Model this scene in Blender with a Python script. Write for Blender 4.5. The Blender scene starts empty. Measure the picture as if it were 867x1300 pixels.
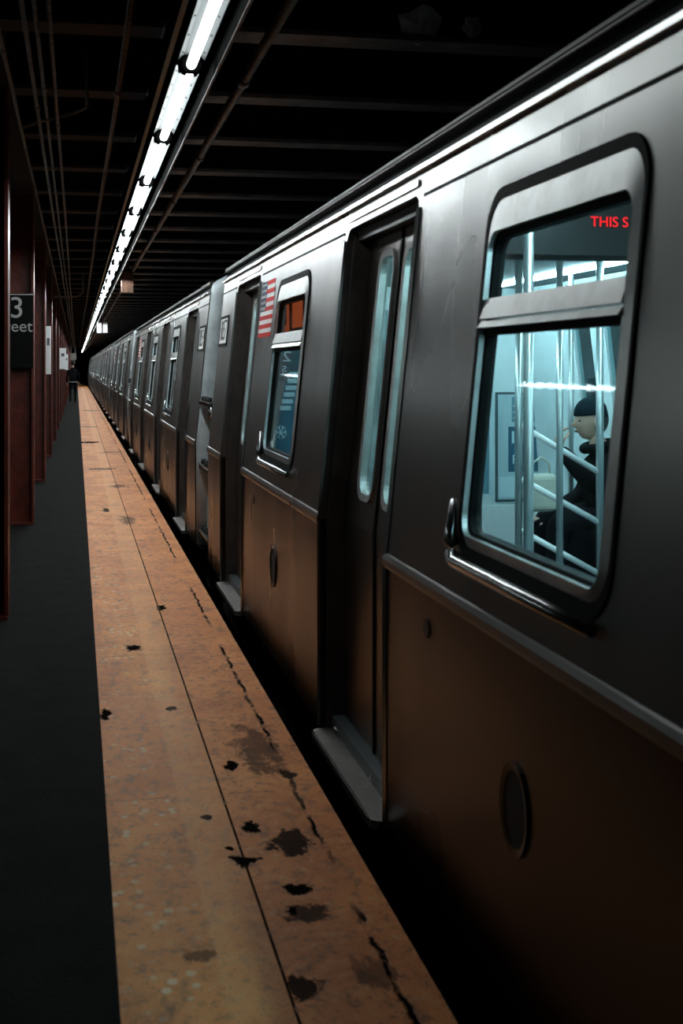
import bpy, bmesh, math, random
from mathutils import Vector, Matrix
R = math.radians
random.seed(7)
sc = bpy.context.scene
COL = sc.collection
H = 1.58                      # eye height above the platform

# ------------------------------------------------------------------ materials
def new_mat(name):
    m = bpy.data.materials.new(name); m.use_nodes = True
    nt = m.node_tree; nt.nodes.clear()
    out = nt.nodes.new('ShaderNodeOutputMaterial')
    return m, nt, out

class NG:
    """tiny helper for building node graphs"""
    def __init__(s, nt): s.nt = nt
    def n(s, t, **kw):
        nd = s.nt.nodes.new(t)
        for k, v in kw.items(): setattr(nd, k, v)
        return nd
    def link(s, a, b): s.nt.links.new(a, b)
    def put(s, sock, v):
        if hasattr(v, 'is_output') or isinstance(v, bpy.types.NodeSocket): s.link(v, sock)
        else: sock.default_value = v
    def m(s, op, a, b=0.0, c=0.0, clamp=False):
        nd = s.n('ShaderNodeMath', operation=op); nd.use_clamp = clamp
        s.put(nd.inputs[0], a); s.put(nd.inputs[1], b); s.put(nd.inputs[2], c)
        return nd.outputs[0]
    def noise(s, vec, scale, detail=3, rough=.55):
        nd = s.n('ShaderNodeTexNoise'); nd.inputs['Scale'].default_value = scale
        nd.inputs['Detail'].default_value = detail; nd.inputs['Roughness'].default_value = rough
        if vec is not None: s.link(vec, nd.inputs['Vector'])
        return nd.outputs['Fac']
    def obj(s, scale=(1, 1, 1)):
        tc = s.n('ShaderNodeTexCoord'); mp = s.n('ShaderNodeMapping')
        mp.inputs['Scale'].default_value = scale
        s.link(tc.outputs['Object'], mp.inputs['Vector'])
        return mp.outputs[0]
    def mix(s, f, a, b):
        nd = s.n('ShaderNodeMix', data_type='RGBA')
        s.put(nd.inputs[0], f)
        for sock, v in ((nd.inputs[6], a), (nd.inputs[7], b)):
            if isinstance(v, tuple): sock.default_value = (*v, 1) if len(v) == 3 else v
            else: s.link(v, sock)
        return nd.outputs[2]
    def ss(s, x, e0, e1):
        nd = s.n('ShaderNodeMapRange', interpolation_type='SMOOTHSTEP')
        s.put(nd.inputs['Value'], x)
        nd.inputs['From Min'].default_value = e0; nd.inputs['From Max'].default_value = e1
        return nd.outputs[0]

def mat(name, col, rough=.5, metal=0.0, var=None, vscale=4, vstretch=(1, 1, 1), bump=0, bscale=20, bstretch=(1, 1, 1), spec=.5):
    m, nt, out = new_mat(name); g = NG(nt)
    p = g.n('ShaderNodeBsdfPrincipled')
    p.inputs['Base Color'].default_value = (*col, 1); p.inputs['Roughness'].default_value = rough
    p.inputs['Metallic'].default_value = metal; p.inputs['Specular IOR Level'].default_value = spec
    if var is not None:
        f = g.noise(g.obj(vstretch), vscale, 5, .6)
        g.link(g.mix(g.ss(f, .35, .7), col, var), p.inputs['Base Color'])
    if bump:
        b = g.n('ShaderNodeBump'); b.inputs['Strength'].default_value = bump; b.inputs['Distance'].default_value = .02
        g.link(g.noise(g.obj(bstretch), bscale, 4), b.inputs['Height']); g.link(b.outputs[0], p.inputs['Normal'])
    g.link(p.outputs[0], out.inputs[0])
    return m

def emit(name, col, s):
    m, nt, out = new_mat(name); g = NG(nt)
    e = g.n('ShaderNodeEmission'); e.inputs[0].default_value = (*col, 1); e.inputs[1].default_value = s
    g.link(e.outputs[0], out.inputs[0]); return m

def glass(name, tint, haze=0.0, hcol=(.6, .75, .75), grime=False):
    m, nt, out = new_mat(name); g = NG(nt)
    tr = g.n('ShaderNodeBsdfTransparent'); tr.inputs[0].default_value = (*tint, 1)
    gl = g.n('ShaderNodeBsdfGlossy'); gl.inputs['Roughness'].default_value = .03
    bp_ = g.n('ShaderNodeBump'); bp_.inputs['Strength'].default_value = .05; bp_.inputs['Distance'].default_value = .003
    g.link(g.noise(g.obj((1, 1.5, 1)), 22, 3, .6), bp_.inputs['Height']); g.link(bp_.outputs[0], gl.inputs['Normal'])
    lw = g.n('ShaderNodeLayerWeight'); lw.inputs[0].default_value = .5
    f = g.m('ADD', g.m('MULTIPLY', g.m('POWER', lw.outputs['Facing'], 5.0), .9), .04)
    base = tr.outputs[0]
    if haze:
        df = g.n('ShaderNodeBsdfTranslucent'); df.inputs[0].default_value = (*hcol, 1)
        d2 = g.n('ShaderNodeBsdfDiffuse'); d2.inputs[0].default_value = (*hcol, 1)
        add = g.n('ShaderNodeMixShader'); add.inputs[0].default_value = .4
        g.link(df.outputs[0], add.inputs[1]); g.link(d2.outputs[0], add.inputs[2])
        mx = g.n('ShaderNodeMixShader')
        if grime:
            nz = g.noise(g.obj((30, 12, 1.2)), 2.0, 5, .7)
            g.link(g.m('MULTIPLY', g.ss(nz, .3, .75), haze * 1.8), mx.inputs[0])
        else: mx.inputs[0].default_value = haze
        g.link(tr.outputs[0], mx.inputs[1]); g.link(add.outputs[0], mx.inputs[2]); base = mx.outputs[0]
    mx = g.n('ShaderNodeMixShader'); g.link(f, mx.inputs[0]); g.link(base, mx.inputs[1]); g.link(gl.outputs[0], mx.inputs[2])
    g.link(mx.outputs[0], out.inputs[0]); return m

def steel_mat(name, col, rough, wav=.3, dirt=.25):
    m, nt, out = new_mat(name); g = NG(nt)
    p = g.n('ShaderNodeBsdfPrincipled'); p.inputs['Metallic'].default_value = 1
    streak = g.noise(g.obj((1, 2.2, .45)), 1.3, 1.5, .5)
    blot = g.noise(g.obj((1, 1.0, .8)), 1.3, 2, .5)
    dk = g.m('MULTIPLY', g.ss(g.m('MULTIPLY', g.m('ADD', streak, blot), .5), .42, .68), dirt)
    c = g.mix(dk, col, (col[0] * .42, col[1] * .34, col[2] * .29))
    g.link(c, p.inputs['Base Color'])
    rn = g.noise(g.obj((1, 1.6, .5)), 1.2, 1)
    g.link(g.m('ADD', g.m('MULTIPLY', rn, .18), rough - .09), p.inputs['Roughness'])
    b = g.n('ShaderNodeBump'); b.inputs['Strength'].default_value = wav; b.inputs['Distance'].default_value = .02
    w1 = g.noise(g.obj((1, 2.6, .6)), 1.0, .6)
    g.link(w1, b.inputs['Height'])
    g.link(b.outputs[0], p.inputs['Normal'])
    g.link(p.outputs[0], out.inputs[0]); return m

M = {}
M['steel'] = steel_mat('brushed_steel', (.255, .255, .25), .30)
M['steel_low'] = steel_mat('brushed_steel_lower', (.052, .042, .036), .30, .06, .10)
M['bright_steel'] = mat('polished_trim', (.62, .63, .63), .22, 1)
M['frame'] = mat('window_frame_metal', (.56, .575, .565), .33, .75, var=(.44, .44, .43), vscale=9)
M['door_steel'] = steel_mat('door_steel', (.17, .15, .138), .36, .15, .6)
M['jamb'] = mat('jamb_steel', (.055, .045, .04), .5, .3, var=(.025, .02, .018), vscale=6)
M['plate'] = mat('threshold_plate', (.27, .25, .235), .42, .8, var=(.2, .18, .17), vscale=9)
M['lipwhite'] = mat('pale_aluminium', (.85, .86, .86), .4, .1)
M['rubber'] = mat('black_rubber', (.004, .004, .004), .7, spec=.1)
M['under'] = mat('underframe_black', (.006, .006, .006), .8)
M['roof'] = mat('roof_paint', (.05, .05, .05), .6)
M['endgrey'] = mat('end_paint', (.36, .40, .415), .45, .0, var=(.25, .28, .29), vscale=5)
M['white'] = mat('decal_white', (.72, .73, .72), .6, spec=.2)
M['red'] = mat('decal_red', (.50, .012, .010), .6, spec=.1)
M['navy'] = mat('decal_navy', (.03, .05, .09), .6, spec=.1)
M['glass'] = glass('window_glass', (.80, .93, .95))
M['doorglass'] = glass('door_glass', (.78, .9, .9), .15, grime=True)
M['inwall'] = mat('interior_panel', (.74, .82, .83), .45, var=(.62, .72, .74), vscale=3)
M['indark'] = mat('interior_dark_panel', (.03, .07, .085), .5)
M['infloor'] = mat('interior_floor', (.06, .07, .075), .5)
M['seat'] = mat('seat_plastic', (.14, .22, .25), .4)
M['pole'] = mat('pole_steel', (.52, .58, .58), .34, .8)
M['strip'] = emit('carriage_light', (.70, .96, 1), 78)
for k_, e_ in enumerate((21, 37, 60, 80, 92, 100)): M['tube%d' % k_] = emit('tube_light_%d' % k_, (.90, .99, 1), e_)
M['tube_far'] = emit('tube_light_far_row', (.86, .99, 1), 20)
M['tray'] = mat('reflector_grey', (.026, .028, .028), .7, spec=.1)
M['holder'] = mat('lampholder_black', (.0012, .0012, .0012), .8, spec=0)
M['trough'] = mat('trough_dark', (.004, .004, .004), .9, spec=0)
M['lip'] = mat('trough_lip', (.10, .085, .075), .45, .5)
M['redpaint'] = mat('column_red_paint', (.13, .020, .010), .4, var=(.06, .010, .006), vscale=6, bump=.3, bscale=12)
M['beam'] = mat('beam_paint', (.24, .22, .21), .6, var=(.13, .115, .11), vscale=5, bump=.4, bscale=15)
M['beam_shade'] = mat('beam_shaded_paint', (.055, .05, .048), .7, spec=.2)  # shaded copy of the beam paint for the dim left ends
M['web'] = mat('beam_web_dark', (.018, .017, .016), .8, spec=.2)  # shade of the beam webs put into a near-black colour
M['ceil'] = mat('ceiling_soot', (.006, .006, .006), .9)
M['wallblack'] = mat('tunnel_wall_soot', (.02, .019, .018), .9, var=(.012, .012, .012), vscale=2)
M['asphalt'] = mat('platform_asphalt', (.0105, .0090, .0086), .85, var=(.005, .0044, .0042), vscale=5, bump=.35, bscale=60, spec=.05)
M['pipe'] = mat('conduit_grey', (.22, .205, .195), .45, .5, var=(.10, .085, .08), vscale=9, vstretch=(1, 3, 1))
M['pipe_brown'] = mat('conduit_rust', (.17, .13, .11), .5, .3, var=(.08, .055, .045), vscale=9, vstretch=(1, 3, 1))
M['signblack'] = mat('sign_black', (.003, .003, .003), .6, spec=.08)
M['signwhite'] = mat('sign_lettering', (.36, .36, .36), .6, spec=.1)
M['paper'] = mat('poster_white', (.72, .74, .74), .6)
M['poster_ink'] = mat('poster_ink', (.09, .10, .11), .6)
M['flake'] = mat('peeled_paint', (.85, .81, .79), .8, var=(.55, .51, .49), vscale=14, bump=.5, bscale=25)
M['skin'] = mat('skin', (.52, .33, .25), .5)
M['cloth'] = mat('black_coat', (.0045, .005, .006), .9, bump=.2, bscale=60, spec=.08)
M['denim'] = mat('dark_trousers', (.006, .007, .009), .9, bump=.2, bscale=80, spec=.08)
M['hat'] = mat('dark_knit', (.006, .016, .022), .9, spec=.1, bump=.5, bscale=90, bstretch=(1, 1, .2))
M['hair'] = mat('dark_hair', (.01, .008, .007), .7)
M['shoe'] = mat('black_shoe', (.008, .008, .008), .5)
M['lip_skin'] = mat('mouth', (.26, .09, .08), .5)
M['eye'] = mat('eye_dark', (.01, .01, .01), .25)
M['grey_hem'] = mat('jacket_hem', (.18, .18, .18), .8)
M['bag'] = mat('cream_bag', (.55, .55, .47), .8, bump=.4, bscale=10)
M['led_red'] = emit('led_red', (1, .02, .025), 2.2)
M['led_orange'] = emit('led_orange', (1, .16, .05), .75)
M['poster_blue'] = mat('poster_blue', (.015, .10, .16), .4)
M['poster_teal'] = mat('poster_teal', (.10, .24, .30), .4)
M['poster_pale'] = mat('poster_pale', (.42, .55, .58), .5)
M['poster_line'] = mat('poster_line', (.55, .7, .74), .5)
M['rust'] = mat('rust_box', (.16, .07, .04), .7, var=(.05, .03, .02), vscale=12)

def orange_floor():
    m, nt, out = new_mat('platform_edge_paint'); g = NG(nt)
    tc = g.n('ShaderNodeTexCoord'); P = tc.outputs['Object']
    sx = g.n('ShaderNodeSeparateXYZ'); g.link(P, sx.inputs[0]); X, Y = sx.outputs[0], sx.outputs[1]
    big = g.noise(g.obj((1, .8, 1)), 2.2, 6, .62)
    fine = g.noise(g.obj((1, .7, 1)), 26, 4, .65)
    mid = g.noise(g.obj((1.4, .7, 1)), 9, 5, .65)
    c = g.mix(g.ss(big, .35, .68), (.60, .180, .038), (.80, .280, .070))
    c = g.mix(g.m('MULTIPLY', g.ss(mid, .52, .68), .65), c, (.22, .085, .032))
    c = g.mix(g.m('MULTIPLY', g.ss(fine, .52, .70), .6), c, (.68, .36, .16))
    c = g.mix(g.m('MULTIPLY', g.ss(fine, .48, .32), .6), c, (.15, .055, .022))
    # paler smooth band and pale worn dots of the tactile band
    band = g.m('MULTIPLY', g.ss(X, .355, .375), g.ss(X, .53, .52))
    c = g.mix(g.m('MULTIPLY', band, g.m('MULTIPLY', g.ss(mid, .25, .6), .42)), c, (.82, .38, .15))
    vo = g.n('ShaderNodeTexVoronoi'); vo.inputs['Scale'].default_value = 17
    g.link(g.obj((1, .8, 1)), vo.inputs['Vector'])
    dots = g.m('MULTIPLY', g.m('MULTIPLY', g.ss(vo.outputs['Distance'], .30, .18), g.ss(X, .37, .33)), g.ss(big, .42, .62))
    c = g.mix(g.m('MULTIPLY', dots, .8), c, (.80, .56, .36))
    g2 = g.noise(g.obj((1, .35, 1)), 5, 6, .7)
    c = g.mix(g.m('MULTIPLY', g.ss(g2, .56, .7), .5), c, (.16, .06, .024))
    grit = g.noise(g.obj((1, .6, 1)), 75, 3, .7)
    c = g.mix(g.m('MULTIPLY', g.ss(grit, .56, .7), .5), c, (.12, .05, .02))
    dk = None
    def acc(v):
        nonlocal dk
        dk = v if dk is None else g.m('MAXIMUM', dk, v)
    wob = g.noise(g.obj((1, 1, 1)), 7, 4, .7)
    # long seam, long crack and the crosswise joints
    d = g.m('ABSOLUTE', g.m('SUBTRACT', X, .527))
    acc(g.m('MULTIPLY', g.ss(d, .0055, .0025), g.ss(fine, .30, .45)))
    xc = g.m('ADD', .775, g.m('MULTIPLY', wob, .055))
    d = g.m('ABSOLUTE', g.m('SUBTRACT', X, xc))
    brk = g.noise(g.obj((.01, 1, .01)), .55, 2)
    acc(g.m('MULTIPLY', g.m('MULTIPLY', g.ss(d, .013, .004), g.ss(brk, .42, .5)), g.ss(mid, .35, .5)))
    jy = g.m('ABSOLUTE', g.m('SUBTRACT', g.m('FRACT', g.m('ADD', g.m('DIVIDE', Y, 2.4), .5)), .5))
    acc(g.m('MULTIPLY', g.m('MULTIPLY', g.ss(jy, .0035, .001), .55), g.ss(wob, .4, .6)))
    # stains: centre, radii (metres), strength, softness
    st = [(.742, 5.33, .11, .42, .62, .5), (.60, 5.14, .03, .06, .95, .2), (.585, 4.44, .03, .07, .95, .2), (.525, 4.15, .05, .06, .97, .2), (.49, 4.25, .02, .03, .9, .2),
          (.70, 4.27, .085, .12, .8, .35), (.655, 3.88, .045, .05, .97, .2), (.645, 3.70, .075, .07, .75, .35), (.62, 3.72, .02, .04, .9, .2), (.57, 3.27, .05, .08, .8, .3),
          (.45, 4.56, .02, .03, .8, .2), (.77, 3.3, .06, .1, .5, .4), (.80, 5.0, .04, .08, .8, .3), (.43, 6.05, .03, .05, .8, .2), (.32, 3.5, .05, .06, .6, .4),
          (.13, 6.0, .03, .12, .9, .2), (.31, 7.4, .05, .1, .85, .3), (.55, 8.6, .035, .12, .85, .3), (.52, 13.6, .09, .5, .6, .4), (.32, 14.6, .035, .25, .8, .3),
          (.38, 20.5, .24, .16, .75, .3), (.25, 27.8, .26, .35, .9, .2), (.6, 24.5, .2, .25, .5, .4), (.3, 35, .28, .35, .6, .3), (.55, 17.5, .12, .25, .6, .4), (.5, 48, .4, .8, .5, .4)]
    rag1 = g.noise(g.obj((1, .5, 1)), 16, 4, .75); rag2 = g.noise(g.obj((1.3, .6, 1)), 11, 5, .75)
    wx = g.m('ADD', g.m('MULTIPLY', g.m('SUBTRACT', wob, .5), 2.2), g.m('MULTIPLY', g.m('SUBTRACT', rag1, .5), 2.6))
    wy = g.m('ADD', g.m('MULTIPLY', g.m('SUBTRACT', mid, .5), 2.2), g.m('MULTIPLY', g.m('SUBTRACT', rag2, .5), 2.6))
    for cx, cy, rx, ry, s_, soft in st:
        s_ = min(1, s_ * 1.18)
        ax = g.m('ADD', g.m('DIVIDE', g.m('SUBTRACT', X, cx), rx), wx)
        ay = g.m('ADD', g.m('DIVIDE', g.m('SUBTRACT', Y, cy), ry), wy)
        rr = g.m('ADD', g.m('MULTIPLY', ax, ax), g.m('MULTIPLY', ay, ay))
        acc(g.m('MULTIPLY', g.ss(rr, 1.0, 1.0 - soft - .25), s_))
    c = g.mix(dk, c, (.008, .006, .005))
    p = g.n('ShaderNodeBsdfPrincipled'); g.link(c, p.inputs['Base Color']); g.link(g.m('MULTIPLY', g.m('SUBTRACT', 1.0, dk), .22), p.inputs['Specular IOR Level'])
    g.link(g.m('ADD', .42, g.m('MULTIPLY', fine, .35)), p.inputs['Roughness'])
    b = g.n('ShaderNodeBump'); b.inputs['Strength'].default_value = .5; b.inputs['Distance'].default_value = .008
    h = g.m('SUBTRACT', g.m('ADD', g.m('MULTIPLY', fine, .5), g.m('MULTIPLY', dots, .6)), g.m('MULTIPLY', dk, .5))
    g.link(h, b.inputs['Height']); g.link(b.outputs[0], p.inputs['Normal'])
    g.link(p.outputs[0], out.inputs[0]); return m
M['orange'] = orange_floor()

# ------------------------------------------------------------------ mesh helpers
class MB:
    def __init__(s): s.bm = bmesh.new()
    def box(s, x0, x1, y0, y1, z0, z1, bev=0, segs=1):
        r = bmesh.ops.create_cube(s.bm, size=1)
        vs = r['verts']
        for v in vs:
            v.co = Vector((x0 + (v.co.x + .5) * (x1 - x0), y0 + (v.co.y + .5) * (y1 - y0), z0 + (v.co.z + .5) * (z1 - z0)))
        if bev:
            es = list({e for v in vs for e in v.link_edges})
            bmesh.ops.bevel(s.bm, geom=es, offset=bev, segments=segs, affect='EDGES', profile=.5)
        return s
    def tube(s, pts, r, seg=10, caps=True, smooth=True):
        pts = [Vector(p) for p in pts]; rings = []
        for i, p in enumerate(pts):
            t = (pts[min(i + 1, len(pts) - 1)] - pts[max(i - 1, 0)]).normalized()
            up = Vector((0, 0, 1)) if abs(t.z) < .9 else Vector((0, 1, 0))
            a = t.cross(up).normalized(); b = t.cross(a).normalized()
            rr = r[i] if isinstance(r, (list, tuple)) else r
            rings.append([s.bm.verts.new(p + (a * math.cos(k * 2 * math.pi / seg) + b * math.sin(k * 2 * math.pi / seg)) * rr) for k in range(seg)])
        for i in range(len(rings) - 1):
            for k in range(seg):
                f = s.bm.faces.new((rings[i][k], rings[i][(k + 1) % seg], rings[i + 1][(k + 1) % seg], rings[i + 1][k])); f.smooth = smooth
        if caps:
            s.bm.faces.new(rings[0][::-1]); s.bm.faces.new(rings[-1])
        return s
    def loop(s, pts): return [s.bm.verts.new(p) for p in pts]
    def bridge(s, a, b, smooth=False):
        n = len(a)
        for k in range(n):
            f = s.bm.faces.new((a[k], a[(k + 1) % n], b[(k + 1) % n], b[k])); f.smooth = smooth
    def ring(s, outer, inner):
        """outer/inner: pairs (front_pts, back_pts) of equal length -> solid ring"""
        of, ob = s.loop(outer[0]), s.loop(outer[1]); jf, jb = s.loop(inner[0]), s.loop(inner[1])
        s.bridge(of, jf); s.bridge(jf, jb); s.bridge(jb, ob); s.bridge(ob, of); return s
    def plate(s, front, back):
        a, b = s.loop(front), s.loop(back)
        s.bm.faces.new(a); s.bm.faces.new(b[::-1]); s.bridge(b, a); return s
    def sphere(s, c, r, seg=12, rings=8, smooth=True):
        q = bmesh.ops.create_uvsphere(s.bm, u_segments=seg, v_segments=rings, radius=1)
        rr = r if isinstance(r, (tuple, list)) else (r, r, r)
        for v in q['verts']:
            v.co = Vector((c[0] + v.co.x * rr[0], c[1] + v.co.y * rr[1], c[2] + v.co.z * rr[2]))
            for f in v.link_faces: f.smooth = smooth
        return s
    def build(s, name, m, parent=None):
        bmesh.ops.recalc_face_normals(s.bm, faces=s.bm.faces[:])
        me = bpy.data.meshes.new(name); s.bm.to_mesh(me); s.bm.free()
        ms = m if isinstance(m, list) else [m]
        for q in ms: me.materials.append(M[q])
        o = bpy.data.objects.new(name, me); COL.objects.link(o)
        if parent: o.parent = parent
        return o

def tag(o, label=None, cat=None, group=None, kind=None):
    if label: o['label'] = label
    if cat: o['category'] = cat
    if group: o['group'] = group
    if kind: o['kind'] = kind
    return o
def empty(name, loc=(0, 0, 0)):
    o = bpy.data.objects.new(name, None); COL.objects.link(o); o.location = loc; o.empty_display_size = .1; return o
def copy_tree(o, parent=None):
    c = o.copy(); COL.objects.link(c)
    if parent: c.parent = parent
    for ch in o.children: copy_tree(ch, c)
    return c
def rrect(y0, y1, z0, z1, r, n=5):
    p = []
    for cy, cz, a0 in ((y1 - r, z1 - r, 0), (y0 + r, z1 - r, 90), (y0 + r, z0 + r, 180), (y1 - r, z0 + r, 270)):
        for k in range(n + 1):
            a = R(a0 + 90 * k / n); p.append((cy + r * math.cos(a), cz + r * math.sin(a)))
    return p
ORD = ['first', 'second', 'third', 'fourth', 'fifth', 'sixth', 'seventh', 'eighth', 'ninth', 'tenth', 'eleventh', 'twelfth', 'thirteenth', 'fourteenth',
       'fifteenth', 'sixteenth', 'seventeenth', 'eighteenth', 'nineteenth', 'twentieth']
def text(name, body, size, m, loc, right, up, parent=None, depth=.002, mirror=False, ax=1.0):
    cu = bpy.data.curves.new(name, 'FONT'); cu.body = body; cu.size = size; cu.extrude = depth
    cu.align_x = 'CENTER'; cu.align_y = 'CENTER'
    t = bpy.data.objects.new(name + '_tmp', cu); COL.objects.link(t)
    bpy.context.view_layer.update()
    me = bpy.data.meshes.new_from_object(t.evaluated_get(bpy.context.evaluated_depsgraph_get()))
    bpy.data.objects.remove(t); bpy.data.curves.remove(cu)
    r = Vector(right).normalized(); u = Vector(up).normalized(); n = r.cross(u)
    for v in me.vertices:
        x = -v.co.x if mirror else v.co.x
        v.co = Vector(loc) + r * x * ax + u * v.co.y + n * v.co.z
    me.materials.clear(); me.materials.append(M[m])
    o = bpy.data.objects.new(name, me); COL.objects.link(o)
    if parent: o.parent = parent
    return o

# ------------------------------------------------------------------ setting
tag(MB().box(-8.2, .105, -3, 150, -.35, 0).build('floor', 'asphalt'), 'dark grey asphalt platform floor beside the orange edge strip', kind='structure')
tag(MB().box(.105, .90, -3, 150, -.35, 0).build('trim_1', 'orange'), 'worn orange painted strip along the platform edge', kind='structure')
tag(MB().box(.55, .88, -3, 150, -1.45, -.351).build('wall_platform', 'wallblack'), 'black wall below the platform edge', kind='structure')
tag(MB().box(.3, 6.4, -6, 150, -1.6, -1.45).build('floor_track', 'wallblack'), 'dark track bed under the train', kind='structure')
tag(MB().box(6.2, 6.5, -6, 150, -1.5, H + 2.5).build('wall_right', 'wallblack'), 'dark tunnel wall beyond the train', kind='structure')
tag(MB().box(-9.2, -9, -6, 150, -1.5, H + 2.5).build('wall_left', 'wallblack'), 'dark wall across the left side of the station', kind='structure')
tag(MB().box(-9, 6.4, 150, 150.3, -1.5, H + 2.5).build('wall_end', 'wallblack'), 'dark far end of the station', kind='structure')
tag(MB().box(-9, 6.4, -6, 150, H + 2.2, H + 2.4).build('ceiling', 'ceil'), 'black ceiling slab above the beams', kind='structure')
BZ = H + 1.80
for k in range(-2, 66):
    y = 7.06 + 1.68 * k
    bm_ = tag(MB().box(.45, 6.2, y - .12, y + .12, BZ, BZ + .03).build('ceiling_beam', 'beam'), kind='structure')
    MB().box(-.45, .45, y - .12, y + .12, BZ, BZ + .03).build('shaded_flange', 'beam_shade', bm_)  # dimness of the left end painted into the flange colour
    MB().box(-.45, 6.2, y - .015, y + .015, BZ + .03, BZ + .405).build('beam_web', 'web', bm_)
g_ = MB(); g_.box(-.74, -.42, -3, 150, H + 1.77, H + 1.80); g_.box(-.60, -.56, -3, 150, H + 1.80, H + 2.2)
tag(g_.build('ceiling_girder', 'web'), 'dark girder carried by the column row', kind='structure')  # girder takes the same near-black tone as the webs

# ------------------------------------------------------------------ columns
colobjs = []
def column_mesh():
    b = MB(); w, d, t = .26, .24, .022; zt = H + 1.768
    # H section: flanges face along the platform edge (+X / -X), web between, plates at foot and head
    b.box(-w, -w + t, -d / 2, d / 2, .02, zt - .02); b.box(-t, 0, -d / 2, d / 2, .02, zt - .02); b.box(-w + t, -t, -.012, .012, .02, zt - .02)
    b.box(-w - .05, .0, -d / 2 - .04, d / 2 + .04, 0, .02); b.box(-w - .02, 0, -d / 2 - .02, d / 2 + .02, zt - .02, zt)
    return b
for i in range(24):
    if i == 0:
        c = column_mesh().build('steel_column', 'redpaint')
    else:
        c = colobjs[0].copy(); COL.objects.link(c)
    c.location = (-.42, 8.52 + 5.04 * i, 0)
    colobjs.append(c)
    if i == 0: lab = 'nearest dark red steel column, cut off by the picture edge in front of the signed column'
    elif i == 1: lab = 'dark red steel column carrying the black street sign'
    elif i == 2: lab = 'dark red steel column right behind the signed column'
    elif i < 12: lab = '%s dark red steel column from the camera in the platform row' % ORD[i]
    else: lab = 'distant dark red steel column beyond the eleventh of the platform row'
    tag(c, lab, 'column', 'red steel columns along the platform')

# street sign on the second column
sy = 8.52 + 5.04 - .145
sg = empty('street_sign', (-.59, sy, H + .37)); tag(sg, 'black station sign with white number and word on the second column', 'sign')
b = MB(); b.box(-.17, .165, -.012, .012, -.38, .37, .004); b.build('sign_plate', 'signblack', sg)
b = MB(); b.box(-.17, .165, -.016, -.0121, .352, .362); b.build('white_rule', 'signwhite', sg)
text('number', '23', .30, 'signwhite', (-.07, -.0135, .215), (1, 0, 0), (0, 0, 1), sg, .001)
text('word', 'Street', .165, 'signwhite', (-.045, -.0135, .035), (1, 0, 0), (0, 0, 1), sg, .001)
# white notice boards on the track side of columns
for i, z0, z1, w in ((2, H - .1, H + .57, .07), (5, H - .05, H + .48, .16), (8, H - .10, H + .47, .12), (6, H + .22, H + .5, .06)):
    q = empty('notice_board', (-.418, 8.52 + 5.04 * i - .05, z0))
    tag(q, 'white notice board on the side of the %s red column' % ORD[i], 'notice board', 'white notices on the columns')
    MB().box(0, w, -.05, .05, 0, z1 - z0, .004).build('board', 'paper', q)
    MB().box(w * .25, w * .75, -.0525, -.05, (z1 - z0) * .6, (z1 - z0) * .75).build('printed_block', 'poster_ink', q)

# ------------------------------------------------------------------ lights
LX, LZ = .452, H + 1.22
def fixture(lv):
    r = empty('fluorescent_fixture')
    b = MB()
    prof = [(-.052, .012), (-.03, .032), (.03, .032), (.052, .012), (.054, .016), (.032, .037), (-.032, .037), (-.054, .016)]
    a = b.loop([(x, 0, z) for x, z in prof]); c = b.loop([(x, 1.676, z) for x, z in prof]); b.bridge(a, c); b.bm.faces.new(a[::-1]); b.bm.faces.new(c)
    nt_ = len(b.bm.faces)
    for k in range(6):
        for s_ in (-1, 1): b.sphere((s_ * .043, .18 + k * .27, .0195), .0042, 8, 6)
    b.bm.faces.ensure_lookup_table()
    for k in range(nt_, len(b.bm.faces)): b.bm.faces[k].material_index = 1
    b.build('reflector', ['tray', 'holder'], r)
    b = MB(); b.tube([(0, .03, -.006), (0, .045, -.006), (0, 1.63, -.006), (0, 1.646, -.006)], [.012, .019, .019, .012], 14); b.build('tube', 'tube%d' % lv if lv < 9 else 'tube_far', r)
    # lampholder: a split collar hanging from the tray, open at the bottom
    b = MB()
    pts_o, pts_i = [], []
    for k in range(13):
        a = R(-60 + 300 * k / 12); pts_o.append((.040 * math.cos(a), -.006 + .040 * math.sin(a))); pts_i.append((.023 * math.cos(a), -.006 + .023 * math.sin(a)))
    poly = pts_o + pts_i[::-1]
    f_ = b.loop([(x, 1.62, z) for x, z in poly]); g2 = b.loop([(x, 1.71, z) for x, z in poly]); b.bridge(f_, g2)
    n = len(pts_o)
    for L in (f_, g2):
        for k in range(n - 1): b.bm.faces.new((L[k], L[k + 1], L[2 * n - 2 - k], L[2 * n - 1 - k]))
    b.box(-.056, .056, 1.635, 1.70, .005, .045); b.box(-.05, -.03, 1.64, 1.69, -.03, .01, .004); b.box(.03, .05, 1.64, 1.69, -.03, .01, .004)
    b.box(-.024, .024, 1.655, 1.70, -.03, .01)
    b.build('lampholder', 'holder', r)
    return r
fxs = [fixture(k) for k in range(6)]
NF = 62
for i in range(NF):
    o = fxs[i] if i < 6 else copy_tree(fxs[5])
    o.location = (LX, 3.60 + 1.68 * (i - 0), LZ)
    if i == 0: lab = 'nearest bright fluorescent fixture, cut off by the top of the picture'
    elif i < 14: lab = '%s bright fluorescent fixture from the camera in the overhead row' % ORD[i]
    else: lab = 'far fluorescent fixture beyond the fourteenth in the overhead row'
    tag(o, lab, 'ceiling light', 'fluorescent fixtures in the row above the platform edge')
yend = 3.6 + 1.68 * NF
b = MB()
b.box(.352, .358, 3.0, yend, H + 1.20, H + 1.36); b.box(.552, .558, 3.0, yend, H + 1.20, H + 1.36); b.box(.352, .558, 3.0, yend, H + 1.36, H + 1.366)
b.box(.398, .402, 3.0, yend, H + 1.235, H + 1.36); b.box(.504, .508, 3.0, yend, H + 1.235, H + 1.36)
tr = b.build('light_trough', 'trough'); tag(tr, 'long dark metal trough that carries the row of fluorescent fixtures', 'light trough')
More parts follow.
